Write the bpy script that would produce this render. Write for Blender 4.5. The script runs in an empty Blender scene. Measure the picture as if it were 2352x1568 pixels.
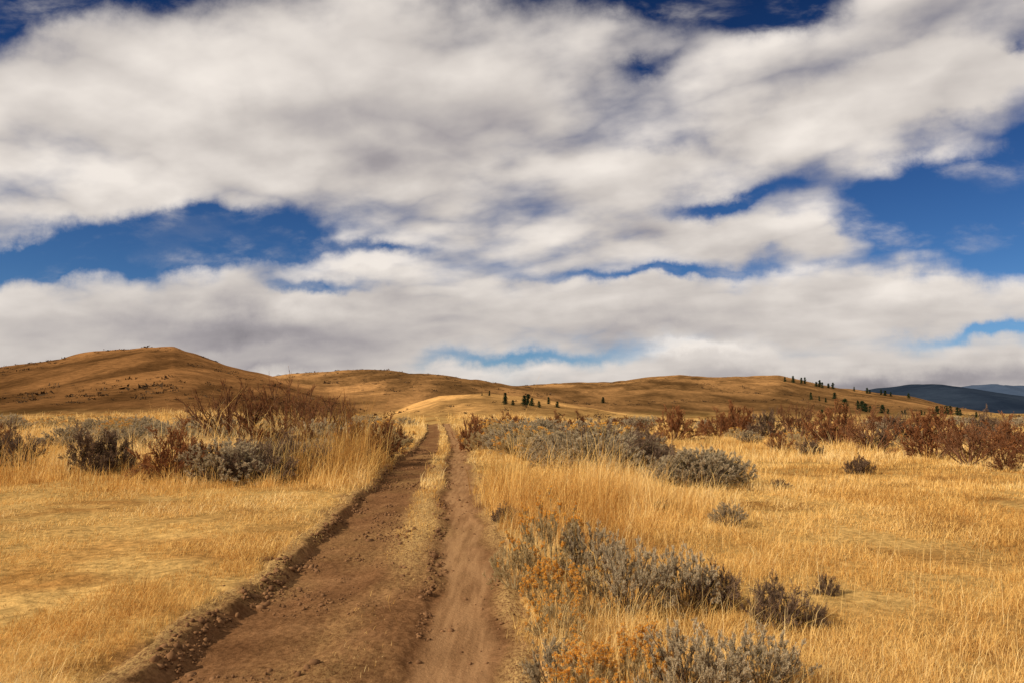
import bpy, math, random
import numpy as np
from mathutils import Vector

random.seed(5)
rng = np.random.default_rng(7)
scene = bpy.context.scene
COL = scene.collection
CAM_H = 1.7
F = 1846.0
PITCH = math.radians(5.0)

# ------------------------------------------------------------------ noise
def _hash(ix, iy, seed):
    h = (ix.astype(np.int64) * 374761393 + iy.astype(np.int64) * 668265263 + seed * 1442695041) & 0xFFFFFFFF
    h = ((h ^ (h >> 13)) * 1274126177) & 0xFFFFFFFF
    h = h ^ (h >> 16)
    return (h & 0xFFFFFF) / float(0xFFFFFF) * 2 - 1

def vnoise(x, y, seed=0):
    xi = np.floor(x); yi = np.floor(y)
    fx = x - xi; fy = y - yi
    fx = fx * fx * fx * (fx * (fx * 6 - 15) + 10)
    fy = fy * fy * fy * (fy * (fy * 6 - 15) + 10)
    a = _hash(xi, yi, seed); b = _hash(xi + 1, yi, seed)
    c = _hash(xi, yi + 1, seed); d = _hash(xi + 1, yi + 1, seed)
    return (a * (1 - fx) + b * fx) * (1 - fy) + (c * (1 - fx) + d * fx) * fy

def fbm(x, y, octv=4, seed=0, gain=0.5):
    v = np.zeros_like(x, dtype=float); amp = 1.0; tot = 0
    for o in range(octv):
        v += amp * vnoise(x * 2 ** o + 17.3 * o, y * 2 ** o - 9.1 * o, seed + o)
        tot += amp; amp *= gain
    return v / tot

def sstep(a, b, v):
    s = np.clip((v - a) / (b - a), 0, 1)
    return s * s * (3 - 2 * s)

# ------------------------------------------------------------------ terrain
def sight(x, y):
    """bearing tangent and elevation tangent (survey of the place)"""
    X = x - 1176.0; Y = 784.0 - y
    dy = F * math.cos(PITCH) - Y * math.sin(PITCH)
    return X / dy, (F * math.sin(PITCH) + Y * math.cos(PITCH)) / dy

def table(pts):
    a = np.array([sight(*p) for p in pts])
    return a[:, 0], a[:, 1]

HILLS = [
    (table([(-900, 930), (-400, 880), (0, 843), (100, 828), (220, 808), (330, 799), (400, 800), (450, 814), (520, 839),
            (590, 858), (680, 888), (800, 925), (900, 955), (1000, 975)]), 75, 270, 200, (0.180, 0.085, 0.029)),  # darker brown stands in for cloud shadow over this hill
    (table([(300, 960), (450, 900), (600, 866), (700, 856), (800, 851), (900, 853), (980, 859), (1060, 868), (1130, 877),
            (1200, 887), (1300, 912), (1400, 935), (1500, 960)]), 150, 390, 160, (0.235, 0.120, 0.042)),
    (table([(820, 985), (880, 955), (950, 925), (1010, 908), (1110, 902), (1200, 910), (1300, 926), (1400, 945),
            (1520, 965), (1700, 985)]), 70, 185, 90, (0.42, 0.228, 0.075)),
    (table([(900, 960), (1050, 900), (1200, 883), (1300, 880), (1400, 876), (1480, 866), (1560, 860), (1640, 866), (1720, 865),
            (1790, 862), (1850, 873), (1920, 887), (2000, 897), (2100, 912), (2180, 932), (2300, 950), (2500, 965)]),
     170, 560, 300, (0.225, 0.116, 0.041)),
]

def hill_parts(x, y):
    yy = np.maximum(y, 1.0); t = x / yy
    zs = []
    for k, ((T, E), Df, Dr, back, col) in enumerate(HILLS):
        e = np.interp(t, T, E)
        zr = np.maximum(CAM_H + Dr * e, 0)
        s = np.clip((y - Df) / (Dr - Df), 0, 1)
        prof = 0.45 * s * s * (3 - 2 * s) + 0.55 * s ** 1.25
        b = np.clip(1 - (y - Dr) / back, 0, 1); b = b * b * (3 - 2 * b)
        zs.append(zr * prof * b)
    return zs

def road_x(y):
    y = np.asarray(y, dtype=float)
    return -0.815 - 0.068 * y - 0.9 * np.clip((y - 28) / 50, 0, 2) ** 2

def warp_s(y):
    return 0.06 * vnoise(y * 0.8, y * 0 + 3, 5) + 0.08 * vnoise(y * 0.25, y * 0 + 9, 6)

def road_s(x, y):
    return (x - road_x(y)) + warp_s(y)

def base_z(x, y):
    r = np.hypot(x, y)
    zs = hill_parts(x, y)
    z = sum(q ** 6 for q in zs) ** (1 / 6.0)
    big = sstep(4, 12, z)
    amp = np.minimum(z * 0.09, 1.5) * (0.3 + 0.7 * big)
    gul = 1 - np.abs(fbm(x / 34 + 5, y / 60, 3, 21)) * 2.2
    z = z + amp * fbm(x / 45, y / 45, 3, 11) + np.minimum(z * 0.02, 0.3) * big * fbm(x / 9, y / 9, 2, 31) - np.minimum(z * 0.05, 0.9) * big * np.clip(gul, 0, 1) ** 3
    off = sstep(1.5, 6, np.abs(x - road_x(y)))
    z = z + 0.30 * fbm(x / 22, y / 22, 3, 51) * sstep(10, 40, r) * off
    z = z + 0.06 * fbm(x / 3.5, y / 3.5, 3, 71) * sstep(1.0, 2.5, np.abs(x - road_x(y)))
    z = z + 0.40 * np.exp(-((x - 1.8) / 3.2) ** 2 - ((y - 27) / 9) ** 2) * off
    z = z + 0.35 * np.exp(-((x + 9) / 5.0) ** 2 - ((y - 27) / 7) ** 2)
    return z

def ground_z(x, y):
    s = road_s(x, y)
    z = base_z(x, y)
    near = 1 - sstep(30, 80, np.hypot(x, y))
    z = z + near * (0.024 * fbm(x * 3, y * 3, 3, 91) + 0.02)
    verge = np.exp(-((np.abs(s) - 1.32) / 0.16) ** 2) * near
    z = z + verge * (-0.015 + 0.03 * fbm(x * 4, y * 4, 2, 95))
    dip = (1 - sstep(1.00, 1.38, np.abs(s - 0.03 + 0.20 * fbm(x * 1.3, y * 1.3, 4, 93)))) * (1 - sstep(86, 94, y))
    return z - 0.27 * dip

def ground_at(x, y):
    return float(ground_z(np.array([float(x)]), np.array([float(y)]))[0])

YS = np.geomspace(3.0, 900, 2600)
def hit(px, py, rmin=3.0):
    t, e = sight(px, py)
    xs = YS * t
    z = base_z(xs, YS)
    ray = CAM_H + YS * e
    ok = np.where((z >= ray) & (YS > rmin))[0]
    i = ok[0] if len(ok) else int(np.argmax(np.where(YS > 60, (z - CAM_H) / YS, -9)))
    y = YS[i]
    return y * t, y

# ------------------------------------------------------------------ mesh helper
def make_mesh(name, V, faces_flat, sizes, mats, attrs=None, smooth=False, cattrs=None):
    me = bpy.data.meshes.new(name)
    V = np.asarray(V, dtype=np.float32)
    me.vertices.add(len(V)); me.vertices.foreach_set("co", V.ravel())
    ff = np.asarray(faces_flat, dtype=np.int32).ravel()
    if isinstance(sizes, int):
        n = len(ff) // sizes
        starts = np.arange(n, dtype=np.int32) * sizes
    else:
        sizes = np.asarray(sizes); n = len(sizes)
        starts = np.concatenate([[0], np.cumsum(sizes)[:-1]]).astype(np.int32)
    me.loops.add(len(ff)); me.loops.foreach_set("vertex_index", ff)
    me.polygons.add(n); me.polygons.foreach_set("loop_start", starts)
    if smooth:
        me.polygons.foreach_set("use_smooth", np.ones(n, dtype=bool))
    me.update(calc_edges=True)
    for k, a in (attrs or {}).items():
        at = me.attributes.new(k, 'FLOAT', 'POINT'); at.data.foreach_set("value", np.asarray(a, dtype=np.float32))
    for k, a in (cattrs or {}).items():
        at = me.attributes.new(k, 'FLOAT_COLOR', 'POINT')
        c = np.ones((len(V), 4), dtype=np.float32); c[:, :3] = a
        at.data.foreach_set("color", c.ravel())
    for m in mats: me.materials.append(m)
    return me

def add_obj(name, data, **props):
    o = bpy.data.objects.new(name, data)
    COL.objects.link(o)
    for k, v in props.items(): o[k] = v
    return o

# ------------------------------------------------------------------ node helper
class NT:
    def __init__(self, tree):
        self.t = tree; tree.nodes.clear()
    def n(self, typ, _props=None, **ins):
        nd = self.t.nodes.new(typ)
        for k, v in (_props or {}).items(): setattr(nd, k, v)
        for k, v in ins.items():
            key = int(k[1:]) if k[0] == 'i' and k[1:].isdigit() else k.replace('_', ' ')
            self.put(nd, key, v)
        return nd
    def put(self, nd, key, v):
        s = nd.inputs[key]
        if isinstance(v, bpy.types.NodeSocket): self.t.links.new(v, s)
        else: s.default_value = v
    def math(self, op, a, b=0.0, c=None, clamp=False):
        nd = self.t.nodes.new('ShaderNodeMath'); nd.operation = op; nd.use_clamp = clamp
        self.put(nd, 0, a); self.put(nd, 1, b)
        if c is not None: self.put(nd, 2, c)
        return nd.outputs[0]
    def vmath(self, op, a, b=(0, 0, 0)):
        nd = self.t.nodes.new('ShaderNodeVectorMath'); nd.operation = op
        self.put(nd, 0, a)
        if op == 'SCALE': self.put(nd, 3, b)
        else: self.put(nd, 1, b)
        return nd.outputs[0]
    def noise(self, vec, scale, detail=4, rough=0.5, dist=0.0):
        nd = self.n('ShaderNodeTexNoise', Vector=vec, Scale=scale, Detail=detail, Roughness=rough, Distortion=dist)
        return nd.outputs[0], nd.outputs[1]
    def mix(self, fac, a, b, blend='MIX'):
        nd = self.t.nodes.new('ShaderNodeMix'); nd.data_type = 'RGBA'; nd.blend_type = blend
        self.put(nd, 0, fac)
        for key, v in ((6, a), (7, b)):
            if not isinstance(v, bpy.types.NodeSocket) and len(v) == 3: v = (*v, 1)
            self.put(nd, key, v)
        return nd.outputs[2]
    def ramp(self, fac, stops):
        nd = self.t.nodes.new('ShaderNodeValToRGB'); self.put(nd, 0, fac)
        el = nd.color_ramp.elements
        while len(el) < len(stops): el.new(0.5)
        for e, (p, c) in zip(el, stops):
            e.position = p; e.color = (*c, 1) if len(c) == 3 else c
        return nd.outputs[0]
    def smap(self, v, a, b, lo=0.0, hi=1.0):
        nd = self.n('ShaderNodeMapRange', {'interpolation_type': 'SMOOTHSTEP'})
        for k, q in zip(range(5), (v, a, b, lo, hi)): self.put(nd, k, q)
        return nd.outputs[0]

def new_mat(name):
    m = bpy.data.materials.new(name); m.use_nodes = True
    return m, NT(m.node_tree)

def finish(t, color, rough=0.9, bump=None, transl=0.0):
    p = t.n('ShaderNodeBsdfDiffuse', Color=color, Roughness=0.0)
    out = t.n('ShaderNodeOutputMaterial')
    if bump is not None: t.put(p, 'Normal', bump)
    sh = p.outputs[0]
    if transl > 0:
        tr = t.n('ShaderNodeBsdfTranslucent', Color=color)
        mx = t.n('ShaderNodeMixShader', i0=transl, i1=sh, i2=tr.outputs[0]); sh = mx.outputs[0]
    t.t.links.new(sh, out.inputs[0])

def bump(t, h, strength, dist):
    return t.n('ShaderNodeBump', Strength=strength, Distance=dist, Height=h).outputs[0]

# ground material -----------------------------------------------------------
m_ground, t = new_mat("dry_ground")
geo = t.n('ShaderNodeNewGeometry').outputs['Position']
cov = t.n('ShaderNodeAttribute', {'attribute_name': 'cover'}).outputs['Color']
far = t.n('ShaderNodeAttribute', {'attribute_name': 'far'}).outputs['Fac']
n1, _ = t.noise(geo, 0.35, 4, 0.6); n2, _ = t.noise(geo, 9, 5, 0.65)
flat = t.vmath('MULTIPLY', geo, (1, 0.30, 1)); n3, _ = t.noise(flat, 0.055, 8, 0.68, 0.4)
n4, _ = t.noise(geo, 0.55, 6, 0.78)
nearv = t.math('MULTIPLY', t.smap(n1, 0.3, 0.7, 0.8, 1.15), t.smap(n2, 0.3, 0.72, 0.55, 1.2))
farv = t.math('MULTIPLY', t.smap(n3, 0.37, 0.63, 0.60, 1.50), t.smap(n4, 0.36, 0.64, 0.68, 1.25))
val = t.math('ADD', t.math('MULTIPLY', nearv, t.math('SUBTRACT', 1.0, far)), t.math('MULTIPLY', farv, far))
c = t.mix(1.0, cov, t.n('ShaderNodeCombineColor', i0=val, i1=val, i2=val).outputs[0], 'MULTIPLY')
finish(t, c, 0.95, bump(t, t.math('ADD', n2, t.math('MULTIPLY', n4, 2.0)), 0.6, 0.05))

# road material
m_road, t = new_mat("packed_dirt")
geo = t.n('ShaderNodeNewGeometry').outputs['Position']
st = t.n('ShaderNodeAttribute', {'attribute_name': 'straw'}).outputs['Fac']
sm = t.n('ShaderNodeAttribute', {'attribute_name': 'smoothrut'}).outputs['Fac']
n1, _ = t.noise(geo, 1.3, 5, 0.6); n2, _ = t.noise(geo, 22, 6, 0.7); n3, _ = t.noise(geo, 75, 3, 0.6)
n6, _ = t.noise(t.vmath('MULTIPLY', geo, (9, 0.7, 1)), 1.0, 4, 0.6)
dirt = t.ramp(n1, [(0.3, (0.160, 0.076, 0.032)), (0.55, (0.245, 0.122, 0.052)), (0.75, (0.335, 0.175, 0.077))])
dirt = t.mix(t.smap(n2, 0.35, 0.65, 0.0, 1.0), t.mix(1.0, dirt, (0.60, 0.57, 0.54), 'MULTIPLY'), dirt)
dirt = t.mix(t.math('MULTIPLY', sm, t.smap(n6, 0.35, 0.65, 0.35, 0.95)), dirt, (0.38, 0.212, 0.095))
strn = t.vmath('MULTIPLY', geo, (60, 14, 30)); n4, _ = t.noise(strn, 1.0, 4, 0.7, 1.5)
sf = t.math('MULTIPLY', st, t.smap(t.math('ADD', n4, t.math('MULTIPLY', n2, 0.6)), 0.66, 0.92))
c = t.mix(sf, dirt, (0.58, 0.37, 0.135))
finish(t, c, 0.95, bump(t, t.math('ADD', t.math('MULTIPLY', n2, 1.0), t.math('MULTIPLY', n3, 0.4)), 0.7, 0.025))

m_rock, t = new_mat("clod_stone")
geo = t.n('ShaderNodeNewGeometry').outputs['Position']
n1, _ = t.noise(geo, 9, 4, 0.6)
finish(t, t.ramp(n1, [(0.35, (0.12, 0.060, 0.028)), (0.65, (0.26, 0.136, 0.062))]), 0.95)

def tint_mat(name, stops, transl=0.25, objvar=0.25):
    m, t = new_mat(name)
    a = t.n('ShaderNodeAttribute', {'attribute_name': 'tint'}).outputs['Fac']
    oi = t.n('ShaderNodeObjectInfo').outputs['Random']
    f = t.math('ADD', a, t.math('MULTIPLY', t.math('SUBTRACT', oi, 0.5), objvar), clamp=True)
    finish(t, t.ramp(f, stops), 0.8, None, transl)
    return m

m_grass = tint_mat("straw", [(0.0, (0.28, 0.120, 0.034)), (0.35, (0.58, 0.315, 0.082)), (0.65, (0.83, 0.54, 0.175)), (1.0, (0.90, 0.69, 0.33))], 0.3, 0.0)
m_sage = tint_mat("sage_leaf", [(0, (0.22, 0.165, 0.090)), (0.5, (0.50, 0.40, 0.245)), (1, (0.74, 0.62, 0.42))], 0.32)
m_sagestem = tint_mat("sage_bark", [(0, (0.06, 0.040, 0.027)), (1, (0.17, 0.115, 0.075))], 0)
m_rabbit = tint_mat("rabbit_leaf", [(0, (0.26, 0.18, 0.08)), (0.5, (0.51, 0.385, 0.19)), (1, (0.72, 0.57, 0.31))], 0.25)
m_flower = tint_mat("faded_bloom", [(0, (0.58, 0.24, 0.030)), (0.5, (0.84, 0.41, 0.055)), (1, (0.90, 0.58, 0.15))], 0.3)
m_rust = tint_mat("rust_leaf", [(0, (0.085, 0.032, 0.015)), (0.5, (0.225, 0.085, 0.033)), (1, (0.42, 0.19, 0.072))], 0.18, 0.6)
m_ruststem = tint_mat("rust_bark", [(0, (0.10, 0.047, 0.025)), (1, (0.25, 0.125, 0.062))], 0)
m_dead = tint_mat("brown_twig", [(0, (0.065, 0.041, 0.027)), (0.5, (0.15, 0.096, 0.060)), (1, (0.29, 0.19, 0.12))], 0.15)
m_scrub = tint_mat("scrub_clump", [(0, (0.05, 0.030, 0.016)), (1, (0.13, 0.075, 0.036))], 0.0)
m_pine = tint_mat("pine_needle", [(0, (0.012, 0.02, 0.010)), (0.5, (0.028, 0.042, 0.018)), (1, (0.06, 0.075, 0.03))], 0.1)
m_bark, t = new_mat("pine_bark"); finish(t, (0.07, 0.045, 0.03, 1), 0.95)
def far_mat(name, a, b):  # distance haze is painted in as the blue of these slopes
    m, t = new_mat(name)
    geo = t.n('ShaderNodeNewGeometry').outputs['Position']; n1, _ = t.noise(geo, 0.006, 8, 0.7)
    finish(t, t.ramp(n1, [(0.4, a), (0.65, b)]), 1.0)
    return m
m_far1 = far_mat("haze_blue_forest", (0.014, 0.022, 0.038), (0.030, 0.043, 0.064))
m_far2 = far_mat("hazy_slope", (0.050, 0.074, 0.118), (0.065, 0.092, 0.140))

# ------------------------------------------------------------------ ground sheet
ang = np.concatenate([np.linspace(-180, -50, 66)[:-1], np.linspace(-50, 50, 760), np.linspace(50, 180, 66)[1:-1]])
rad = np.concatenate([[0.4], np.geomspace(0.9, 3, 40)[:-1], np.geomspace(3, 120, 330)[:-1], np.geomspace(120, 800, 220)[:-1], np.geomspace(800, 9000, 40)])
A, R = np.meshgrid(np.radians(ang), rad)
X = (R * np.sin(A)).ravel(); Y = (R * np.cos(A)).ravel()
Z = ground_z(X, Y)
Z = np.where(np.hypot(X, Y) > 1500, np.minimum(Z, 0) - 2, Z)
na, nr = len(ang), len(rad)
i = np.arange(nr - 1)[:, None] * na; j = np.arange(na)[None, :]; j2 = (j + 1) % na
Q = np.stack([i + j, i + j2, i + na + j2, i + na + j], -1).reshape(-1, 4)
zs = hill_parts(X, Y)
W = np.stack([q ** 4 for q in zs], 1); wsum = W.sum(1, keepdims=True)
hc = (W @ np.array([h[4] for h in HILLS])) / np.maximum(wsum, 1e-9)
hf = sstep(0.1, 2.4, np.stack(zs, 1).max(1))[:, None]
straw = np.array([0.54, 0.33, 0.108])
var = fbm(X / 12, Y / 12, 3, 201)[:, None]
var2 = fbm(X / 1.6, Y / 1.6, 3, 205)[:, None]
field = straw * (1 + 0.25 * var) * (1 - 0.18 * sstep(60, 110, np.hypot(X, Y))[:, None])
field = field * (1 - np.array([0.30, 0.42, 0.50]) * np.clip(var2 * 2.0, 0, 1))
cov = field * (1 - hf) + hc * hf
sunlit_crest = sstep(0.80, 0.98, (zs[0] / np.maximum(CAM_H + 270 * np.interp(X / np.maximum(Y, 1), *HILLS[0][0]), 1)))[:, None]  # sunlit top of the first hill, painted lighter into the cover colour
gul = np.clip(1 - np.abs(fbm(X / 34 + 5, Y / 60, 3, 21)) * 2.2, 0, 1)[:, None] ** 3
cov = cov * (1 + 0.6 * hf * fbm(X / 60, Y / 60, 4, 203)[:, None]) * (1 + 0.5 * sunlit_crest) * (1 - 0.32 * hf * gul)
sg = np.abs(road_s(X, Y) - 0.03)
bare = ((1 - sstep(1.26, 1.60, sg + 0.30 * fbm(X * 1.4, Y * 1.4, 3, 207))) * (1 - sstep(60, 92, Y)) * (Y > 0))[:, None]
cov = cov * (1 - 0.8 * bare) + np.array([0.26, 0.135, 0.058]) * 0.8 * bare
farm = sstep(750, 1400, np.hypot(X, Y))[:, None]
cov = cov * (1 - farm) + np.array([0.03, 0.038, 0.05]) * farm
V = np.stack([X, Y, Z], 1)
V = np.vstack([V, [[0, 0, ground_at(0, 0.01)]]])
cov = np.vstack([cov, [straw]])
fa = np.append(sstep(40, 110, np.hypot(X, Y)), 0)
cen = np.stack([np.full(na, len(V) - 1), (np.arange(na) + 1) % na, np.arange(na)], 1)
flat = np.concatenate([Q[:, ::-1].ravel(), cen[:, ::-1].ravel()])
sizes = np.concatenate([np.full(len(Q), 4), np.full(na, 3)])
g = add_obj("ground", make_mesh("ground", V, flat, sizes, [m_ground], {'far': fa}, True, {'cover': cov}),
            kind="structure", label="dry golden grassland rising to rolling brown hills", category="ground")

# ------------------------------------------------------------------ road
ys = [0.6]
while ys[-1] < 95: ys.append(ys[-1] + max(0.018, 0.0042 * ys[-1]))
ys = np.array(ys); ss = np.linspace(-1.6, 1.7, 184)
S, YY = np.meshgrid(ss, ys)
XX = road_x(YY) + S
sw = S + warp_s(YY) + 0.09 * fbm(XX * 1.5, YY * 1.1, 3, 301)
P_s = np.array([-1.6, -1.34, -1.20, -1.06, -0.85, -0.5, -0.2, -0.02, 0.25, 0.46, 0.58, 0.75, 1.0, 1.16, 1.32, 1.7])
P_z = np.array([-0.08, -0.005, -0.02, -0.125, -0.12, -0.09, -0.075, -0.045, -0.025, -0.035, -0.068, -0.078, -0.075, -0.055, -0.02, -0.08])
prof = np.interp(sw, P_s, P_z)
rut_r = sstep(0.55, 0.70, sw) * (1 - sstep(1.0, 1.2, sw))
rough = 1 - 0.8 * rut_r
ZR = base_z(XX, YY) + 0.025 + prof + rough * (0.026 * fbm(XX * 2.2, YY * 2.2, 3, 311) + 0.018 * np.abs(fbm(XX * 9, YY * 9, 3, 321)) * sstep(-1.3, -1.0, sw)
      + 0.007 * fbm(XX * 30, YY * 30, 2, 331))
cl = np.clip(0.3 + 1.4 * fbm(XX * 1.1, YY * 0.9, 2, 346), 0, 1)
ridge = 0.75 * np.exp(-((sw + 1.14) / 0.08) ** 2) * (0.35 + cl) + 0.7 * np.exp(-((sw - 0.52) / 0.06) ** 2) * cl
ZR += ridge * (0.010 + 0.06 * fbm(XX * 6, YY * 5, 3, 341)) * (1 - sstep(30, 60, YY))
ZR -= 0.4 * sstep(88, 95, YY)
strw = np.exp(-((sw - 0.2) / 0.22) ** 2) * (0.03 + 1.4 * sstep(6.5, 14, YY)) + 0.8 * sstep(1.08, 1.35, np.abs(sw)) + 0.05 - 0.15 * rut_r
strw = np.clip(strw + 0.4 * fbm(XX * 1.2, YY * 0.6, 3, 351), 0, 1)
nx = len(ss); ny = len(ys)
ii = np.arange(ny - 1)[:, None] * nx; jj = np.arange(nx - 1)[None, :]
Q = np.stack([ii + jj, ii + jj + 1, ii + nx + jj + 1, ii + nx + jj], -1).reshape(-1, 4)
add_obj("dirt_road", make_mesh("dirt_road", np.stack([XX.ravel(), YY.ravel(), ZR.ravel()], 1), Q, 4, [m_road],
        {'straw': strw.ravel(), 'smoothrut': rut_r.ravel()}, True), kind="structure",
        label="rutted brown two-track dirt road with grassy centre strip", category="dirt road")

# ------------------------------------------------------------------ loose stones
def icosa():
    p = (1 + 5 ** 0.5) / 2
    v = np.array([(-1, p, 0), (1, p, 0), (-1, -p, 0), (1, -p, 0), (0, -1, p), (0, 1, p), (0, -1, -p), (0, 1, -p), (p, 0, -1), (p, 0, 1), (-p, 0, -1), (-p, 0, 1)], float)
    v /= np.linalg.norm(v[0])
    f = np.array([(0, 11, 5), (0, 5, 1), (0, 1, 7), (0, 7, 10), (0, 10, 11), (1, 5, 9), (5, 11, 4), (11, 10, 2), (10, 7, 6), (7, 1, 8), (3, 9, 4), (3, 4, 2), (3, 2, 6), (3, 6, 8), (3, 8, 9), (4, 9, 5), (2, 4, 11), (6, 2, 10), (8, 6, 7), (9, 8, 1)])
    return v, f
N = 12000
yy = np.exp(rng.uniform(math.log(3.8), math.log(40), N))
band = rng.choice([0, 1, 2, 3], N, p=[0.32, 0.12, 0.46, 0.10])
s = np.where(band == 0, rng.normal(-1.10, 0.09, N), np.where(band == 1, rng.normal(0.52, 0.06, N), np.where(band == 2, rng.uniform(-1.0, 0.1, N), rng.uniform(0.1, 1.3, N))))
cl = fbm(s * 2.4, yy * 1.5, 3, 401)
keep = cl > np.where(band == 0, 0.05, 0.14)
yy, s, band = yy[keep], s[keep], band[keep]; N = len(yy)
size = rng.lognormal(math.log(0.0062), 0.6, N) * (1 + yy / 18) * np.where(band == 0, 1.4, np.where(band == 1, 1.25, 1))
size = np.minimum(size, 0.042)
s = s - warp_s(yy)
xx = road_x(yy) + s
iy = np.clip(np.searchsorted(ys, yy), 0, ny - 1); ix = np.clip(((s - ss[0]) / (ss[1] - ss[0])).round().astype(int), 0, nx - 1)
zz = np.maximum(ZR[iy, ix], ground_z(xx, yy))
v0, f0 = icosa()
dv = v0[None] * (1 + 0.35 * rng.uniform(-1, 1, (N, 12, 1)))
dv = dv * (size[:, None, None] * rng.uniform(0.55, 1.3, (N, 1, 3)))
th = rng.uniform(0, 6.28, N); ct, sn = np.cos(th)[:, None], np.sin(th)[:, None]
dx = dv[..., 0] * ct - dv[..., 1] * sn; dy = dv[..., 0] * sn + dv[..., 1] * ct
VV = np.stack([dx + xx[:, None], dy + yy[:, None], dv[..., 2] * 0.8 + zz[:, None] + size[:, None] * 0.1], -1).reshape(-1, 3)
FF = (f0[None] + (np.arange(N) * 12)[:, None, None]).reshape(-1, 3)
add_obj("gravel", make_mesh("gravel", VV, FF, 3, [m_rock]), kind="stuff", label="loose brown stones and dirt clods along the ruts", category="gravel")

# ------------------------------------------------------------------ grass
def blades(name, x, y, z, h, lean, phi, w, tint, label):
    N = len(x)
    dirv = np.stack([np.cos(phi), np.sin(phi), np.zeros(N)], 1)
    psi = rng.uniform(0, math.pi, N)
    wv = np.stack([np.cos(psi), np.sin(psi), np.zeros(N)], 1) * (w / 2)[:, None]
    b = np.stack([x, y, z], 1)
    l1 = lean * 0.55
    mid = b + (h * 0.55)[:, None] * (np.sin(l1)[:, None] * dirv + np.cos(l1)[:, None] * np.array([0, 0, 1]))
    tip = b + h[:, None] * (np.sin(lean)[:, None] * dirv + np.cos(lean)[:, None] * np.array([0, 0, 1]))
    V = np.stack([b - wv, b + wv, mid - wv * 0.8, mid + wv * 0.8, tip], 1).reshape(-1, 3)
    o = (np.arange(N) * 5)[:, None]
    fl = (o + np.array([0, 1, 3, 2, 2, 3, 4])[None]).ravel()
    sz = np.tile([4, 3], N)
    return add_obj(name, make_mesh(name, V, fl, sz, [m_grass], {'tint': np.repeat(tint, 5)}), kind="stuff", label=label, category="grass")

NC = 80000; K = 11
r = np.exp(rng.uniform(math.log(3.2), math.log(110), NC)); a = rng.uniform(math.radians(-40), math.radians(40), NC)
cx = r * np.sin(a); cy = r * np.cos(a)
spread = 0.045 + 0.006 * r
x = (cx[:, None] + rng.normal(0, 1, (NC, K)) * spread[:, None]).ravel()
y = (cy[:, None] + rng.normal(0, 1, (NC, K)) * spread[:, None]).ravel()
outw = np.arctan2(y - np.repeat(cy, K), x - np.repeat(cx, K))
ctint = np.repeat(rng.normal(0, 0.11, NC), K); chs = np.repeat(rng.lognormal(0, 0.5, NC), K)
s = road_s(x, y)
n_a = fbm(x / 2.5, y / 2.5, 3, 501); n_b = fbm(x / 9, y / 9, 3, 511); n_c = fbm(x / 0.7, y / 0.9, 3, 521)
left = s < 0
h = np.where(left, 0.060 + 0.07 * n_a + 0.08 * n_c, 0.074 + 0.09 * n_a + 0.08 * n_c)
tall_l = sstep(16, 21, y + 1.5 * n_a) ; h = np.where(left, h * (1 - tall_l) + (0.33 + 0.18 * n_b) * tall_l, h)
tr = sstep(11.0, 14, y + n_a) * (1 - sstep(18, 22, y)) * (1 - sstep(2.0, 4.2, x + n_a))
h = np.where(~left, h * (1 - tr) + (0.46 + 0.16 * n_c) * tr, h)
tr2 = sstep(24, 30, y) ; h = np.where(~left, np.maximum(h, tr2 * (0.20 + 0.2 * n_b)), h)
fr = np.exp(-((x - 1.1) / 0.8) ** 2) * (y < 12) * (s > 1.3); h = h + 0.06 * fr
edge = sstep(1.08, 1.65, np.abs(s) + 0.35 * n_c); h = h * (0.4 + 0.6 * edge)
strip = (np.abs(s - 0.2 + 0.14 * n_c) < 0.25)
h = np.where(np.abs(s) < 1.05, 0.05 + 0.07 * sstep(10, 25, y), h)
keepp = np.where(np.abs(s) < 1.05, strip * (0.02 + 1.0 * sstep(8, 16, y)) * np.clip(0.7 + n_c, 0, 1), 0.08 + 0.92 * edge)
keepp = keepp * np.where(left & (y < 17), np.clip(0.75 + 1.0 * n_a + 0.8 * n_c, 0.15, 1), np.clip(0.9 + 0.9 * n_a + 0.6 * n_c, 0.2, 1))
kp = (rng.random(len(x)) < keepp) & (y < 105)
x, y, h, outw, ctint, chs, s, n_a, n_b, left, n_c = [q[kp] for q in (x, y, h, outw, ctint, chs, s, n_a, n_b, left, n_c)]
N = len(x)
h = np.maximum(h, 0.020) * chs * rng.uniform(0.6, 1.2, N)
z = ground_z(x, y)
onroad = np.abs(s) < 1.05
z = np.where(onroad, base_z(x, y) - 0.01, z) - 0.005
low = (y < 17) & (left | (tr[kp] < 0.3))
lean = np.where(low & left, rng.uniform(0.4, 1.45, N), np.where(low, rng.uniform(0.25, 1.45, N), rng.uniform(0.05, 0.85, N)))
phi = np.where(rng.random(N) < 0.7, outw + rng.normal(0, 0.6, N), rng.normal(0.3, 0.7, N))
w = np.maximum(0.0018, 0.00050 * np.hypot(x, y)) * rng.uniform(0.7, 1.2, N)
tint = 0.66 + ctint + 0.24 * n_b + 0.20 * n_a + 0.20 * n_c + rng.normal(0, 0.11, N) - 0.05 * (left & (y < 17))
redp = np.exp(-((x + 4.3) / 1.2) ** 2 - ((y - 22) / 4.0) ** 2); tint = tint - 0.36 * redp; h = h * (1 + 1.1 * redp)
tint = tint - 0.26 * sstep(0.12, 0.4, fbm(x / 4 + 40, y / 4, 3, 533))
tint = np.clip(tint, 0, 1)
blades("dry_grass", x, y, z, h, lean, phi, w, tint, "dense dry golden grass covering the field")

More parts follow.
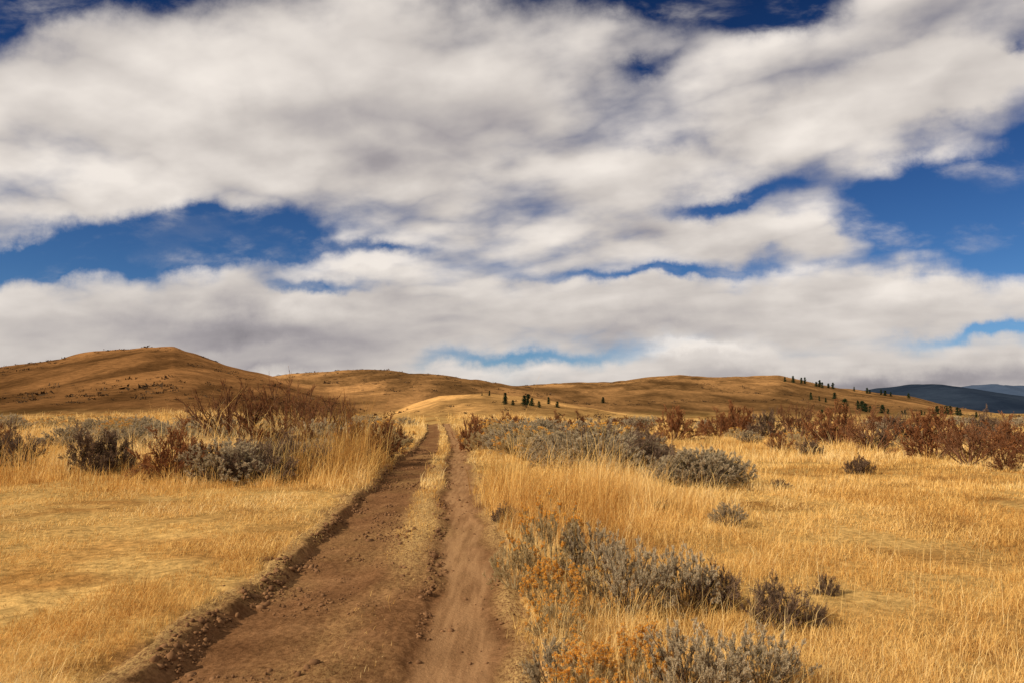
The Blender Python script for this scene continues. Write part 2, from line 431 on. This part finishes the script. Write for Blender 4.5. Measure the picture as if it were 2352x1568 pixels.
N = 3000
y = np.exp(rng.uniform(math.log(4.2), math.log(14), N)); x = road_x(y) + 1.4 + np.abs(rng.normal(0, 0.9, N)) + (rng.random(N) < 0.25) * rng.uniform(0, 5, N)
hh = rng.uniform(0.16, 0.45, N)
blades("seed_stalks", x, y, ground_z(x, y), hh, rng.uniform(0.05, 0.7, N), rng.normal(0, 1.3, N), np.full(N, 0.0028), np.clip(rng.normal(0.8, 0.12, N), 0, 1), "tall pale grass stalks standing above the field")

# ------------------------------------------------------------------ shrubs
UP = np.array([0, 0, 1.0])
def nrm(v): return v / (np.linalg.norm(v) + 1e-9)
def build_branches(P, seed):
    rs = np.random.default_rng(seed); tubes = []; tips = []
    def grow(p, d, L, r, lvl):
        ns = P['seg'][lvl]; pts = [p]
        for k in range(ns):
            d = nrm(d + rs.normal(0, P['jit'], 3) + UP * P['trop'][lvl])
            p = p + d * (L / ns); pts.append(p)
        pts = np.array(pts); last = lvl == len(P['kids'])
        tubes.append((pts, r, r * (0.35 if not last else 0.3), 5 if lvl == 0 else 3))
        if last:
            tips.append(pts); return
        for k in range(P['kids'][lvl]):
            u = rs.uniform(P['umin'], 1.0) * ns
            i = min(int(u), ns - 1); q = pts[i] + (pts[i + 1] - pts[i]) * (u - i)
            dd = nrm(nrm(pts[i + 1] - pts[i]) + rs.normal(0, P['fork'], 3))
            grow(q, dd, L * P['lr'] * rs.uniform(0.65, 1.2), r * 0.5, lvl + 1)
    for k in range(P['stems']):
        az = 6.283 * (k + rs.uniform(0, 0.8)) / P['stems']; th = P['spread'] * rs.random() ** 0.6
        d = np.array([math.sin(th) * math.cos(az), math.sin(th) * math.sin(az), math.cos(th)])
        L = P['H'] * P['l0'] * rs.uniform(P.get('lmin', 0.8), 1.05)
        grow(np.array([math.cos(az), math.sin(az), 0]) * P['base'] * rs.random() + np.array([0, 0, -0.03]), d, L, P['r0'] * rs.uniform(0.6, 1.1), 0)
    return tubes, tips, rs

def tube_mesh(name, tubes, mat, rs):
    groups = {}
    for tb in tubes: groups.setdefault((len(tb[0]), tb[3]), []).append(tb)
    Vs = []; Fs = []; Ts = []; off = 0
    for (k, sd), L in groups.items():
        P = np.array([q[0] for q in L]); n = len(L)
        r0 = np.array([q[1] for q in L]); r1 = np.array([q[2] for q in L])
        T = P[:, -1] - P[:, 0]; T /= np.linalg.norm(T, axis=1, keepdims=True) + 1e-9
        ref = np.where(np.abs(T[:, 2:3]) > 0.9, np.array([[1, 0, 0.]]), np.array([[0, 0, 1.]]))
        U = np.cross(T, ref); U /= np.linalg.norm(U, axis=1, keepdims=True); Wv = np.cross(T, U)
        u = np.linspace(0, 1, k)[None, :]; R = r0[:, None] * (1 - u) + r1[:, None] * u
        a = np.arange(sd) / sd * 2 * math.pi
        ring = U[:, None, None, :] * np.cos(a)[None, None, :, None] + Wv[:, None, None, :] * np.sin(a)[None, None, :, None]
        V = (P[:, :, None, :] + ring * R[:, :, None, None]).reshape(-1, 3)
        o = off + (np.arange(n) * k * sd)[:, None, None]; ri = (np.arange(k - 1) * sd)[None, :, None]; c = np.arange(sd)[None, None, :]; c2 = (c + 1) % sd
        F4 = np.stack([o + ri + c, o + ri + c2, o + ri + sd + c2, o + ri + sd + c], -1).reshape(-1, 4)
        Vs.append(V); Fs.append(F4); Ts.append(np.repeat(rs.random(n), k * sd)); off += len(V)
    return make_mesh(name, np.vstack(Vs), np.vstack(Fs), 4, [mat], {'tint': np.concatenate(Ts)}, True)

def leaf_mesh(name, tips, n, ll, lw, mat, rs, flare=0.7, u0=0.15):
    P = np.array(tips); k = P.shape[1]; m = len(P)
    u = rs.uniform(u0, 1.05, (m, n)) * (k - 1); i = np.clip(u.astype(int), 0, k - 2); fr = (u - i)[..., None]
    idx = np.arange(m)[:, None]
    A0, B0 = P[idx, i], P[idx, i + 1]
    pos = A0 + (B0 - A0) * fr; tan = B0 - A0; tan /= np.linalg.norm(tan, axis=-1, keepdims=True) + 1e-9
    d = tan + rs.normal(0, flare, pos.shape); d /= np.linalg.norm(d, axis=-1, keepdims=True) + 1e-9
    sd = np.cross(d, rs.normal(0, 1, d.shape)); sd /= np.linalg.norm(sd, axis=-1, keepdims=True) + 1e-9
    L = ll * rs.uniform(0.6, 1.3, (m, n, 1)); Wd = lw * rs.uniform(0.7, 1.2, (m, n, 1))
    V = np.stack([pos, pos + d * L * 0.55 + sd * Wd / 2, pos + d * L, pos + d * L * 0.55 - sd * Wd / 2], 2).reshape(-1, 3)
    F4 = np.arange(len(V)).reshape(-1, 4)
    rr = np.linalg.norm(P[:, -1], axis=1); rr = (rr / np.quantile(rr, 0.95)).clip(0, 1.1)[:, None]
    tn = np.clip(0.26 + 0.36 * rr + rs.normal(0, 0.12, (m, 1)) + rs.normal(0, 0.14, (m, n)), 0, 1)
    return make_mesh(name, V, F4, 4, [mat], {'tint': np.repeat(tn.ravel(), 4)})

def flower_mesh(name, tips, n, rad, ps, mat, rs, frac):
    ends = np.array([q[-1] for q in tips]); ds = np.array([nrm(q[-1] - q[0]) for q in tips])
    zc = np.linalg.norm(ends * np.array([0.8, 0.8, 1.0]), axis=1); sel = (zc > np.quantile(zc, 1 - frac)) & (ends[:, 2] > 0.35 * ends[:, 2].max())
    ends, ds = ends[sel], ds[sel]; m = len(ends)
    o = rs.normal(0, 1, (m, n, 3)); o /= np.linalg.norm(o, axis=-1, keepdims=True)
    o *= rs.random((m, n, 1)) ** 0.5 * rad; o[..., 2] *= 0.5
    pos = ends[:, None] + o + ds[:, None] * rad * 0.4
    d = rs.normal(0, 1, pos.shape) + UP * 0.8; d /= np.linalg.norm(d, axis=-1, keepdims=True)
    sd = np.cross(d, rs.normal(0, 1, d.shape)); sd /= np.linalg.norm(sd, axis=-1, keepdims=True)
    V = np.stack([pos, pos + d * ps * 0.5 + sd * ps * 0.4, pos + d * ps, pos + d * ps * 0.5 - sd * ps * 0.4], 2).reshape(-1, 3)
    tn = np.clip(0.5 + rs.normal(0, 0.2, (m, 1)) + rs.normal(0, 0.15, (m, n)), 0, 1)
    return make_mesh(name, V, np.arange(len(V)).reshape(-1, 4), 4, [mat], {'tint': np.repeat(tn.ravel(), 4)})

SPEC = {
 'sagebrush': dict(H=0.9, l0=0.66, stems=42, kids=[7, 7], seg=[5, 4, 3], jit=0.08, trop=[0.04, 0.03, 0.05], umin=0.5, fork=0.42, lr=0.26,
                   spread=1.45, base=0.10, r0=0.011, lmin=0.95, leaf=(34, 0.022, 0.0042, m_sage, 0.5), stem=m_sagestem),
 'rabbitbrush': dict(H=0.75, l0=0.68, stems=36, kids=[6, 6], seg=[4, 3, 3], jit=0.07, trop=[0.05, 0.10, 0.14], umin=0.5, fork=0.32, lr=0.30,
                   spread=1.35, base=0.10, r0=0.007, lmin=0.95, leaf=(24, 0.028, 0.0036, m_rabbit, 0.35), stem=m_rabbit, flower=(26, 0.022, 0.0105, 0.75)),
 'bitterbrush': dict(H=2.6, l0=0.66, stems=18, kids=[7, 8], seg=[6, 5, 4], jit=0.10, trop=[0.03, 0.04, 0.04], umin=0.35, fork=0.34, lr=0.36,
                   spread=1.15, base=0.3, r0=0.040, lmin=0.90, leaf=(11, 0.042, 0.010, m_rust, 0.6), stem=m_ruststem),
 'rust_shrub': dict(H=1.5, l0=0.58, stems=26, kids=[7, 8], seg=[5, 4, 3], jit=0.12, trop=[0.03, 0.05, 0.05], umin=0.30, fork=0.42, lr=0.38,
                   spread=1.4, base=0.15, r0=0.018, lmin=0.80, leaf=(22, 0.034, 0.011, m_rust, 0.7), stem=m_ruststem),
 'dead_brush': dict(H=0.6, l0=0.55, stems=26, kids=[6, 7], seg=[4, 4, 3], jit=0.14, trop=[0.03, 0.05, 0.05], umin=0.25, fork=0.45, lr=0.42,
                   spread=1.35, base=0.06, r0=0.007, leaf=(18, 0.020, 0.0045, m_dead, 0.8), stem=m_dead),
}
PROTO = {}
for kname, P in SPEC.items():
    for v in range(3):
        tubes, tips, rs = build_branches(P, 100 + v * 13 + len(kname))
        parts = [('branches', tube_mesh(kname + '_branches', tubes, P['stem'], rs))]
        n, ll, lw, mt, fl = P['leaf']
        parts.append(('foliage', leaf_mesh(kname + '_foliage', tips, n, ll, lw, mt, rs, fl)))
        if 'flower' in P:
            nn, rr, ps, frc = P['flower']
            frc = [0.06, 0.25, 0.60][v]
            parts.append(('flower_heads', flower_mesh(kname + '_flowers', tips, nn, rr, ps, m_flower, rs, frc)))
        allz = np.array([q[-1] for q in tips]); top = np.quantile(allz[:, 2], 0.985)
        wid = 2 * np.quantile(np.hypot(allz[:, 0], allz[:, 1]), 0.90)
        PROTO.setdefault(kname, []).append((parts, top, wid))

INFO = {
 'sagebrush': ("sagebrush", "grey-green feathery sagebrush standing in dry grass", "shrub", "sagebrush scattered over the grassland"),
 'rabbitbrush': ("rabbitbrush", "straw-coloured rabbitbrush with faded orange flower heads", "shrub", "rabbitbrush growing beside the road"),
 'bitterbrush': ("bitterbrush", "tall bare rust-brown bitterbrush with upright branches", "shrub", "tall bitterbrush shrubs"),
 'rust_shrub': ("bitterbrush", "low spreading rust-red shrub in dry grass", "shrub", "rust-red shrubs across the field"),
 'dead_brush': ("dead_brush", "leafless grey-brown twiggy brush in dry grass", "shrub", "dead grey brush in the grass"),
}
nshrub = 0
def put_shrub(kind, x, y, height, width=None, rot=None, label=None, variant=None, zoff=0.0):
    global nshrub
    nshrub += 1
    v = variant if variant is not None else (0 if kind == 'rabbitbrush' else random.randrange(3))
    parts, top, wid = PROTO[kind][v]
    nm, lab, cat, grp = INFO[kind]
    e = bpy.data.objects.new(nm, None); COL.objects.link(e)
    e.empty_display_size = 0.2
    sz = height / top; sx = (width / wid) if width else sz * random.uniform(0.95, 1.3)
    e.location = (x, y, ground_at(x, y) - 0.01 + zoff); e.scale = (sx, sx, sz)
    e.rotation_euler = (random.uniform(-.06, .06), random.uniform(-.06, .06), random.uniform(0, 6.28) if rot is None else rot)
    e['label'] = label or lab; e['category'] = cat; e['group'] = grp
    for pn, me in parts:
        o = bpy.data.objects.new(pn, me); COL.objects.link(o); o.parent = e
    return e

def shrub(kind, px, base, hpx, wpx=None, **k):
    x, y = hit(px, base); s_ = y / F
    return put_shrub(kind, x, y, hpx * s_, wpx * s_ if wpx else None, **k)

def fill(kinds, x0, x1, b0, b1, n, h0, h1):
    for _ in range(n):
        u = (_ + random.random()) / n; u = random.random() if n > 12 else u
        px = x0 + (x1 - x0) * u
        lo = b0[0] + (b1[0] - b0[0]) * u; hi = b0[1] + (b1[1] - b0[1]) * u
        q = random.random(); dlo, dhi = 1 / (lo - 945), 1 / (hi - 945)
        base = 945 + 1 / (dlo + (dhi - dlo) * q)
        x, y = hit(px, base)
        if abs(float(road_s(np.array([x]), np.array([y]))[0])) < 1.8: continue
        k = random.choice(kinds)
        put_shrub(k, x, y, random.uniform(h0, h1) * (1.15 if k == 'rust_shrub' else 1))

# near shrubs beside the road
shrub('rabbitbrush', 1265, 1335, 170, 170, variant=1, label="rabbitbrush with sparse yellow-orange flower heads at the road edge")
shrub('rabbitbrush', 1182, 1350, 105, 130, variant=0, label="small straw-coloured rabbitbrush at the road edge")
shrub('sagebrush', 1355, 1345, 125, 160, label="dark grey sagebrush beside flowering rabbitbrush")
shrub('rabbitbrush', 1272, 1425, 132, 140, variant=2, label="rabbitbrush topped with dense orange flower heads")
shrub('rabbitbrush', 1280, 1480, 100, 130, variant=1)
shrub('rabbitbrush', 1355, 1425, 110, 110, variant=0)
shrub('sagebrush', 1450, 1420, 155, 180, label="pale grey sagebrush in dry grass")
shrub('sagebrush', 1572, 1408, 135, 165, label="dark-centred grey sagebrush beside a pale one")
shrub('dead_brush', 1650, 1408, 95, 115)
shrub('dead_brush', 1785, 1442, 100, 140, label="brown leafless brush standing in golden grass")
shrub('dead_brush', 1870, 1445, 50, 80)
shrub('dead_brush', 1900, 1370, 45, 60)
put_shrub('sagebrush', 1.02, 4.62, 0.48, 0.62, label="pale grey sagebrush beside rabbitbrush flowers")
put_shrub('sagebrush', 1.46, 4.85, 0.40, 0.58)
put_shrub('rabbitbrush', 0.42, 4.66, 0.38, 0.46, variant=2, label="rabbitbrush with orange flower heads among pale sagebrush")
put_shrub('rabbitbrush', 0.72, 4.85, 0.44, 0.46, variant=2)
put_shrub('sagebrush', 0.26, 5.05, 0.30, 0.38)
shrub('sagebrush', 1672, 1212, 52, 82, label="small lone sagebrush in golden grass")
shrub('dead_brush', 1795, 1126, 25, 50); shrub('dead_brush', 1975, 1090, 40, 60)
shrub('dead_brush', 1160, 1200, 40, 60); shrub('dead_brush', 1520, 1180, 30, 60)
# sage belt beside the road
fill(['sagebrush', 'sagebrush', 'rabbitbrush'], 1110, 1290, (1062, 1000), (1092, 1008), 22, 0.85, 1.25)
fill(['sagebrush', 'sagebrush', 'rabbitbrush', 'dead_brush', 'rabbitbrush'], 1260, 1480, (1090, 1025), (1120, 1050), 22, 0.75, 1.1)
fill(['sagebrush', 'sagebrush', 'dead_brush'], 1450, 1660, (1112, 1065), (1130, 1100), 12, 0.5, 0.8)
for a_ in [(1085, 1035, 75, 80), (1110, 1022, 66, 90), (1150, 1012, 60, 90), (1190, 1005, 50, 80), (1278, 992, 44, 55), (1330, 1008, 58, 80), (1475, 994, 28, 50)]:
    shrub('rust_shrub', *a_)
# rust shrub row
for k_, a_ in enumerate([(1550, 1010, 74, 105), (1650, 1006, 62, 90), (1700, 1002, 74, 95), (1765, 1006, 62, 90), (1835, 1012, 84, 115), (1915, 1028, 98, 120), (2000, 1038, 104, 140),
           (2065, 1014, 62, 90), (2145, 1054, 110, 160), (2225, 1068, 104, 135), (2305, 1052, 90, 130), (2395, 1062, 104, 140), (2115, 1010, 60, 80), (2270, 1014, 66, 90),
           (1790, 1040, 45, 60), (1860, 1048, 40, 60), (1975, 1085, 35, 55), (2310, 1080, 44, 75)]):
    shrub('bitterbrush' if k_ in (4, 6, 9) else ('dead_brush' if k_ in (3, 7, 13, 15) else 'rust_shrub'), *a_)
fill(['sagebrush', 'dead_brush', 'rabbitbrush'], 1650, 2350, (1020, 1004), (1060, 1010), 12, 0.6, 0.95)
# opposite band
shrub('dead_brush', 30, 1084, 95, 130, label="dark leafless brush at the edge of the short dry grass")
shrub('rust_shrub', 5, 1065, 82, 110)
shrub('dead_brush', 215, 1090, 102, 125, label="dark grey twiggy brush in dry grass")
shrub('dead_brush', 268, 1088, 84, 105)
shrub('rust_shrub', 395, 1108, 130, 170, label="rounded rust-brown shrub at the edge of the short grass")
shrub('rust_shrub', 462, 1104, 82, 105)
shrub('dead_brush', 530, 1110, 66, 120)
fill(['dead_brush', 'dead_brush', 'sagebrush'], 500, 790, (1110, 1080), (1106, 1070), 11, 0.55, 0.9)
fill(['sagebrush', 'rust_shrub', 'rabbitbrush', 'rust_shrub'], 590, 880, (1066, 1022), (1058, 1014), 12, 0.8, 1.2)
shrub('bitterbrush', 535, 1032, 152, 195, label="tall bare rust-brown bitterbrush with upright branches", variant=0)
shrub('bitterbrush', 655, 1030, 158, 205, variant=1)
shrub('bitterbrush', 740, 1032, 124, 165, variant=2)
shrub('rust_shrub', 815, 1056, 90, 105); shrub('rust_shrub', 870, 1060, 96, 95); shrub('rust_shrub', 700, 1068, 84, 115); shrub('rust_shrub', 905, 1036, 66, 70)
fill(['sagebrush', 'sagebrush', 'rabbitbrush'], 60, 560, (1035, 992), (1040, 992), 24, 0.9, 1.3)
fill(['sagebrush', 'rabbitbrush'], -60, 980, (1000, 980), (1000, 978), 32, 0.9, 1.4)
fill(['sagebrush', 'rust_shrub'], 1400, 2350, (992, 975), (992, 972), 26, 0.8, 1.2)
fill(['sagebrush', 'dead_brush'], -60, 980, (1070, 1020), (1040, 1005), 9, 0.5, 0.8)

# ------------------------------------------------------------------ far scrub on hill slopes (uncountable)
N = 7000
yy = rng.uniform(85, 560, N); tt = rng.uniform(-0.75, 0.75, N); xx = yy * tt
kp = (fbm(xx / 35, yy / 35, 3, 601) > 0.08) & ~((tt > -0.13) & (tt < 0.10) & (yy < 190) & (rng.random(N) < 0.9))
xx, yy = xx[kp], yy[kp]; N = len(xx); zz = base_z(xx, yy)
K = 22; sz = rng.lognormal(math.log(0.32), 0.45, N)
c = np.stack([xx, yy, zz], 1)[:, None, :] + rng.normal(0, 1, (N, K, 3)) * (sz[:, None, None] * np.array([0.9, 0.9, 0.20])) + np.array([0, 0, 0.08])
tv = rng.normal(0, 1, (N, K, 3, 3)) * 0.30 * sz[:, None, None, None]
VV = (c[:, :, None, :] + tv).reshape(-1, 3)
add_obj("hillside_scrub", make_mesh("hillside_scrub", VV, np.arange(len(VV)), 3, [m_scrub], {'tint': np.repeat(rng.random(N), K * 3)}), kind="stuff",
        label="low dark scrub dotting the brown hillsides", category="scrub")

# ------------------------------------------------------------------ pines
def pine_parts(seed):
    rs = np.random.default_rng(seed)
    tb = [(np.array([[0, 0, -0.3], [0.01, 0, 0.3], [0, 0.01, 0.65], [0, 0, 0.97]]) * 1.0, 0.03, 0.006, 6)]
    trunk = tube_mesh("pine_trunk", tb, m_bark, rs)
    Vs = []; T = []
    for b in range(120):
        z = 0.06 + 0.90 * rs.random(); rr = 0.27 * (1 - z) ** 0.5 * rs.uniform(0.35, 1.2) + 0.012
        a = rs.uniform(0, 6.283); br = rs.uniform(0, 1)
        for k in range(16):
            u = rs.uniform(0.15, 1); p = np.array([math.cos(a) * rr * u, math.sin(a) * rr * u, z - 0.05 * u]) + rs.normal(0, 0.018, 3)
            Vs.append(p + rs.normal(0, 0.024, (3, 3))); T += [br] * 3
    V = np.array(Vs).reshape(-1, 3)
    return [('trunk', trunk), ('crown', make_mesh("pine_crown", V, np.arange(len(V)), 3, [m_pine], {'tint': T}))]
PINES = [pine_parts(k) for k in range(4)]
tree_list = [(1107, 908, 8), (1124, 908, 14), (1160, 928, 26), (1178, 930, 14), (1204, 930, 22), (1213, 929, 24), (1222, 931, 18), (1238, 935, 14), (1260, 927, 16),
 (1280, 935, 14), (1385, 925, 14), (1803, 876, 12), (1822, 878, 15), (1841, 880, 13), (1849, 881, 17), (1875, 887, 11), (1883, 888, 14), (1889, 890, 13), (1903, 890, 12),
 (1913, 892, 14), (1962, 898, 10), (1992, 903, 13), (1998, 903, 10), (2024, 906, 12), (2033, 908, 12), (2046, 909, 10), (2087, 914, 12), (1863, 917, 20), (1882, 920, 13),
 (1897, 923, 12), (1917, 916, 16), (1941, 938, 24), (1971, 940, 20), (1981, 943, 26), (1988, 945, 22), (1999, 946, 16), (1888, 953, 16), (2027, 948, 18), (2040, 950, 13),
 (2072, 950, 10), (2079, 951, 12), (2116, 952, 13), (2124, 953, 11), (2153, 950, 18), (2163, 948, 20), (2174, 950, 22), (2183, 951, 20), (2199, 953, 18), (2206, 954, 15), (2243, 958, 13), (2146, 956, 12)]
for (px, base, hp) in tree_list:
    x, y = hit(px, base, 100); H = hp * y / F * random.uniform(0.9, 1.2)
    e = bpy.data.objects.new("pine_tree", None); COL.objects.link(e)
    e.location = (x, y, ground_at(x, y) - 0.1); w_ = H * random.uniform(0.9, 1.7); e.scale = (w_, w_, H); e.rotation_euler = (0, 0, random.uniform(0, 6.28))
    e['label'] = "dark green pine tree standing on dry hillside"; e['category'] = "tree"; e['group'] = "pines scattered over the hills"
    for pn, me in random.choice(PINES):
        o = bpy.data.objects.new(pn, me); COL.objects.link(o); o.parent = e

# ------------------------------------------------------------------ far mountains
def far_range(name, pts, D, depth, label, seed, mat):
    T, E = table(pts)
    tt = np.linspace(T[0], T[-1], 260); vv = np.linspace(-1, 1, 25)
    TT, VV = np.meshgrid(tt, vv)
    e = np.interp(TT, T, E); zr = np.maximum(CAM_H + D * e, -3)
    y = D + VV * depth; x = TT * D * (1 + VV * 0.05)
    z = zr * (1 - VV ** 2) ** 0.8 * (1 + 0.12 * fbm(x / 180, y / 180, 5, seed)) - 4
    n = len(tt); m = len(vv)
    ii = np.arange(m - 1)[:, None] * n; jj = np.arange(n - 1)[None]
    Q = np.stack([ii + jj, ii + jj + 1, ii + n + jj + 1, ii + n + jj], -1).reshape(-1, 4)
    add_obj(name, make_mesh(name, np.stack([x.ravel(), y.ravel(), z.ravel()], 1), Q, 4, [mat], None, True), kind="structure", label=label, category="hills")
far_range("hills", [(1750, 950), (1900, 925), (2000, 897), (2040, 885), (2075, 878), (2110, 880), (2140, 886), (2200, 898), (2260, 908), (2352, 922), (2600, 940), (2900, 950)], 2600, 700, "dark blue forested hills on the horizon", 701, m_far1)
far_range("hills", [(2000, 950), (2150, 900), (2200, 888), (2235, 882), (2270, 885), (2300, 883), (2352, 889), (2600, 900), (2900, 945)], 4600, 900, "hazy dark mountains beyond the hills", 711, m_far2)

# ------------------------------------------------------------------ world
world = bpy.data.worlds.new("World"); scene.world = world; world.use_nodes = True
world.cycles.sampling_method = 'NONE'
t = NT(world.node_tree)
SUN_AZ = math.radians(244); SUN_EL = math.radians(32)
sky = t.n('ShaderNodeTexSky', {'sky_type': 'NISHITA', 'sun_disc': False, 'sun_elevation': SUN_EL, 'sun_rotation': SUN_AZ, 'altitude': 1200, 'air_density': 1.0, 'dust_density': 0.3, 'ozone_density': 3.0})
d0 = t.n('ShaderNodeTexCoord').outputs['Generated']
def sep(v):
    s_ = t.n('ShaderNodeSeparateXYZ', Vector=v); return s_.outputs
def comb(x, y, z=0.0):
    nd = t.t.nodes.new('ShaderNodeCombineXYZ'); t.put(nd, 0, x); t.put(nd, 1, y); t.put(nd, 2, z); return nd.outputs[0]
filt = t.ramp(sep(d0)[2], [(0.03, (0.44, 0.60, 0.78)), (0.16, (0.26, 0.44, 0.66)), (0.32, (0.13, 0.28, 0.51)), (0.50, (0.05, 0.135, 0.29))])
skyc = t.mix(1.0, sky.outputs[0], filt, 'MULTIPLY')
def cloud_plane(v):
    s_ = sep(v); zz = t.math('ADD', t.math('MAXIMUM', s_[2], 0.0), 0.26)
    x_, y_ = t.math('DIVIDE', s_[0], zz), t.math('DIVIDE', s_[1], zz)
    u_ = t.math('ADD', t.math('MULTIPLY', x_, 0.80), t.math('MULTIPLY', y_, -0.30))
    v_ = t.math('ADD', t.math('MULTIPLY', x_, 0.38), t.math('MULTIPLY', y_, 0.92))
    return comb(u_, v_)
el_soft = t.smap(sep(d0)[2], 0.06, 0.22, 0.40, 1.0)
def density(v, det):
    q = cloud_plane(v)
    nA, _ = t.noise(q, 1.2, 2, 0.5, 0.1)
    nB, _ = t.noise(q, 4.6, det, 0.53, 0.0)
    nC, _ = t.noise(t.vmath('ADD', q, (7.3, 2.1, 0)), 3.4, max(det - 2, 2), 0.45, 0.0)
    bil = t.math('MULTIPLY', t.math('SUBTRACT', t.math('ABSOLUTE', t.math('SUBTRACT', t.math('MULTIPLY', nC, 2.0), 1.0)), 0.16), 1.0)
    hi = t.math('MULTIPLY', t.math('ADD', t.math('MULTIPLY', t.math('SUBTRACT', nB, 0.5), 1.25), bil), el_soft)
    return t.math('ADD', t.math('MULTIPLY', t.math('SUBTRACT', nA, 0.5), 1.0), hi)
DA = density(d0, 8)
DS = density(d0, 4)
DB = density(t.vmath('ADD', d0, (-0.022, -0.008, 0.034)), 4)
s_ = sep(d0); yv = t.math('MAXIMUM', t.math('ABSOLUTE', s_[1]), 0.08)
P = comb(t.math('DIVIDE', s_[0], yv), t.math('DIVIDE', s_[2], yv))
_, wc = t.noise(P, 7.0, 8, 0.60)
Pw = t.vmath('ADD', P, t.vmath('MULTIPLY', t.vmath('SUBTRACT', wc, (0.5, 0.5, 0.5)), (0.17, 0.10, 0)))
def blobs(lst):
    tot = None
    for (px, py, rx, ry, rot, w) in lst:
        tx, ey = sight(px, py)
        mp = t.n('ShaderNodeMapping', {'vector_type': 'TEXTURE'}, Vector=Pw, Location=(tx, ey, 0), Rotation=(0, 0, math.radians(rot)), Scale=(rx / F, ry / F, 1))
        gr = t.n('ShaderNodeTexGradient', {'gradient_type': 'QUADRATIC_SPHERE'}, Vector=mp.outputs[0])
        v = t.math('MULTIPLY', gr.outputs['Fac'], w)
        tot = v if tot is None else t.math('ADD', tot, v)
    return tot
gap = blobs([(0, 10, 300, 180, 0, -2.0), (330, -60, 520, 140, 0, -1.9), (1500, -80, 800, 190, 0, -2.5), (1760, 20, 300, 110, 5, -1.3),
    (2345, 110, 220, 100, 10, -1.0), (1500, 140, 190, 50, 14, -0.6), (430, 548, 500, 122, 2, -3.2), (630, 560, 240, 80, -15, -1.0), (30, 615, 330, 75, 12, -2.2), (850, 583, 240, 34, 0, -0.7),
    (2270, 430, 680, 165, 17, -2.8), (2340, 580, 540, 130, -3, -2.0), (1670, 460, 340, 44, 12, -0.9), (1500, 630, 520, 32, 3, -1.0), (740, 660, 240, 32, 0, -0.8),
    (1180, 815, 460, 40, 3, -1.0), (2320, 772, 340, 28, 2, -1.2), (1500, 320, 700, 220, 15, -0.42)])
pos = blobs([(600, 230, 1200, 420, 0, 1.4), (1500, 380, 900, 260, 12, 0.5), (1750, 545, 720, 90, -2, 1.1), (500, 740, 1100, 160, 0, 1.3), (1800, 710, 1100, 120, 0, 1.2), (2180, 180, 1000, 150, 17, 1.4), (2000, 860, 1200, 90, 0, 1.6), (150, 480, 350, 100, 10, 0.6), (500, 840, 900, 80, 0, 1.0)])
cover = t.math('ADD', t.math('ADD', gap, pos), 0.40)
dens = t.math('ADD', cover, DA)
alpha = t.smap(dens, -0.24, 0.74)
wq = t.n('ShaderNodeMapping', None, Vector=P, Rotation=(0, 0, math.radians(-16)), Scale=(2.8, 6.0, 1)).outputs[0]
wn, _ = t.noise(wq, 2.2, 8, 0.60, 0.2)
alpha = t.math('MAXIMUM', alpha, t.math('MULTIPLY', t.smap(wn, 0.48, 0.76), t.smap(dens, -1.9, 0.0, 0.10, 0.60)))
lit = t.math('MULTIPLY', t.math('SUBTRACT', DS, DB), 0.50)
shade = blobs([(900, 330, 620, 240, 0, -0.40), (560, 760, 800, 120, 0, -0.55), (1350, 560, 700, 120, 0, -0.12), (2050, 880, 1100, 75, 0, -0.60), (1500, 755, 900, 80, 0, -0.24), (1150, 210, 420, 190, -20, -0.14), (1750, 580, 600, 60, 0, -0.12), (600, 840, 800, 60, 0, -0.32),
    (480, 190, 700, 250, 10, 0.22), (100, 420, 500, 200, 0, 0.18), (1560, 803, 260, 26, 0, 0.45), (2150, 680, 500, 90, 0, 0.22), (700, 620, 900, 50, 0, 0.24), (1150, 850, 350, 40, 0, 0.2), (1850, 290, 700, 110, 20, 0.22), (1800, 632, 300, 40, 0, 0.25)])
br = t.math('ADD', t.math('ADD', 0.76, lit), shade)
br = t.math('ADD', br, t.math('MULTIPLY', t.smap(dens, 0.3, 1.6), -0.05), clamp=True)
ccol = t.ramp(br, [(0.0, (0.20, 0.185, 0.205)), (0.35, (0.37, 0.34, 0.35)), (0.65, (0.60, 0.55, 0.515)), (1.0, (0.88, 0.81, 0.745))])
bg1 = t.n('ShaderNodeBackground', Color=skyc, Strength=0.1)
bg2 = t.n('ShaderNodeBackground', Color=ccol, Strength=1.0)
mx = t.n('ShaderNodeMixShader', i0=alpha, i1=bg1.outputs[0], i2=bg2.outputs[0])
ow = t.n('ShaderNodeOutputWorld'); t.t.links.new(mx.outputs[0], ow.inputs[0])

# sun
L = bpy.data.lights.new("sun", 'SUN'); L.energy = 5.0; L.angle = math.radians(0.5); L.color = (1.0, 0.89, 0.75)
so = bpy.data.objects.new("sun", L); COL.objects.link(so)
ts = Vector((math.sin(SUN_AZ) * math.cos(SUN_EL), math.cos(SUN_AZ) * math.cos(SUN_EL), math.sin(SUN_EL)))
so.rotation_euler = ts.to_track_quat('Z', 'Y').to_euler()

# camera
cam = bpy.data.cameras.new("camera"); co = bpy.data.objects.new("camera", cam); COL.objects.link(co)
co.location = (0, 0, CAM_H); co.rotation_euler = (math.radians(90) + PITCH, 0, 0)
cam.sensor_width = 36; cam.lens = F / 2352 * 36; cam.clip_end = 20000; cam.clip_start = 0.05
scene.camera = co
scene.view_settings.view_transform = 'Standard'; scene.view_settings.look = 'None'; scene.view_settings.exposure = 0
print("shrubs", nshrub)
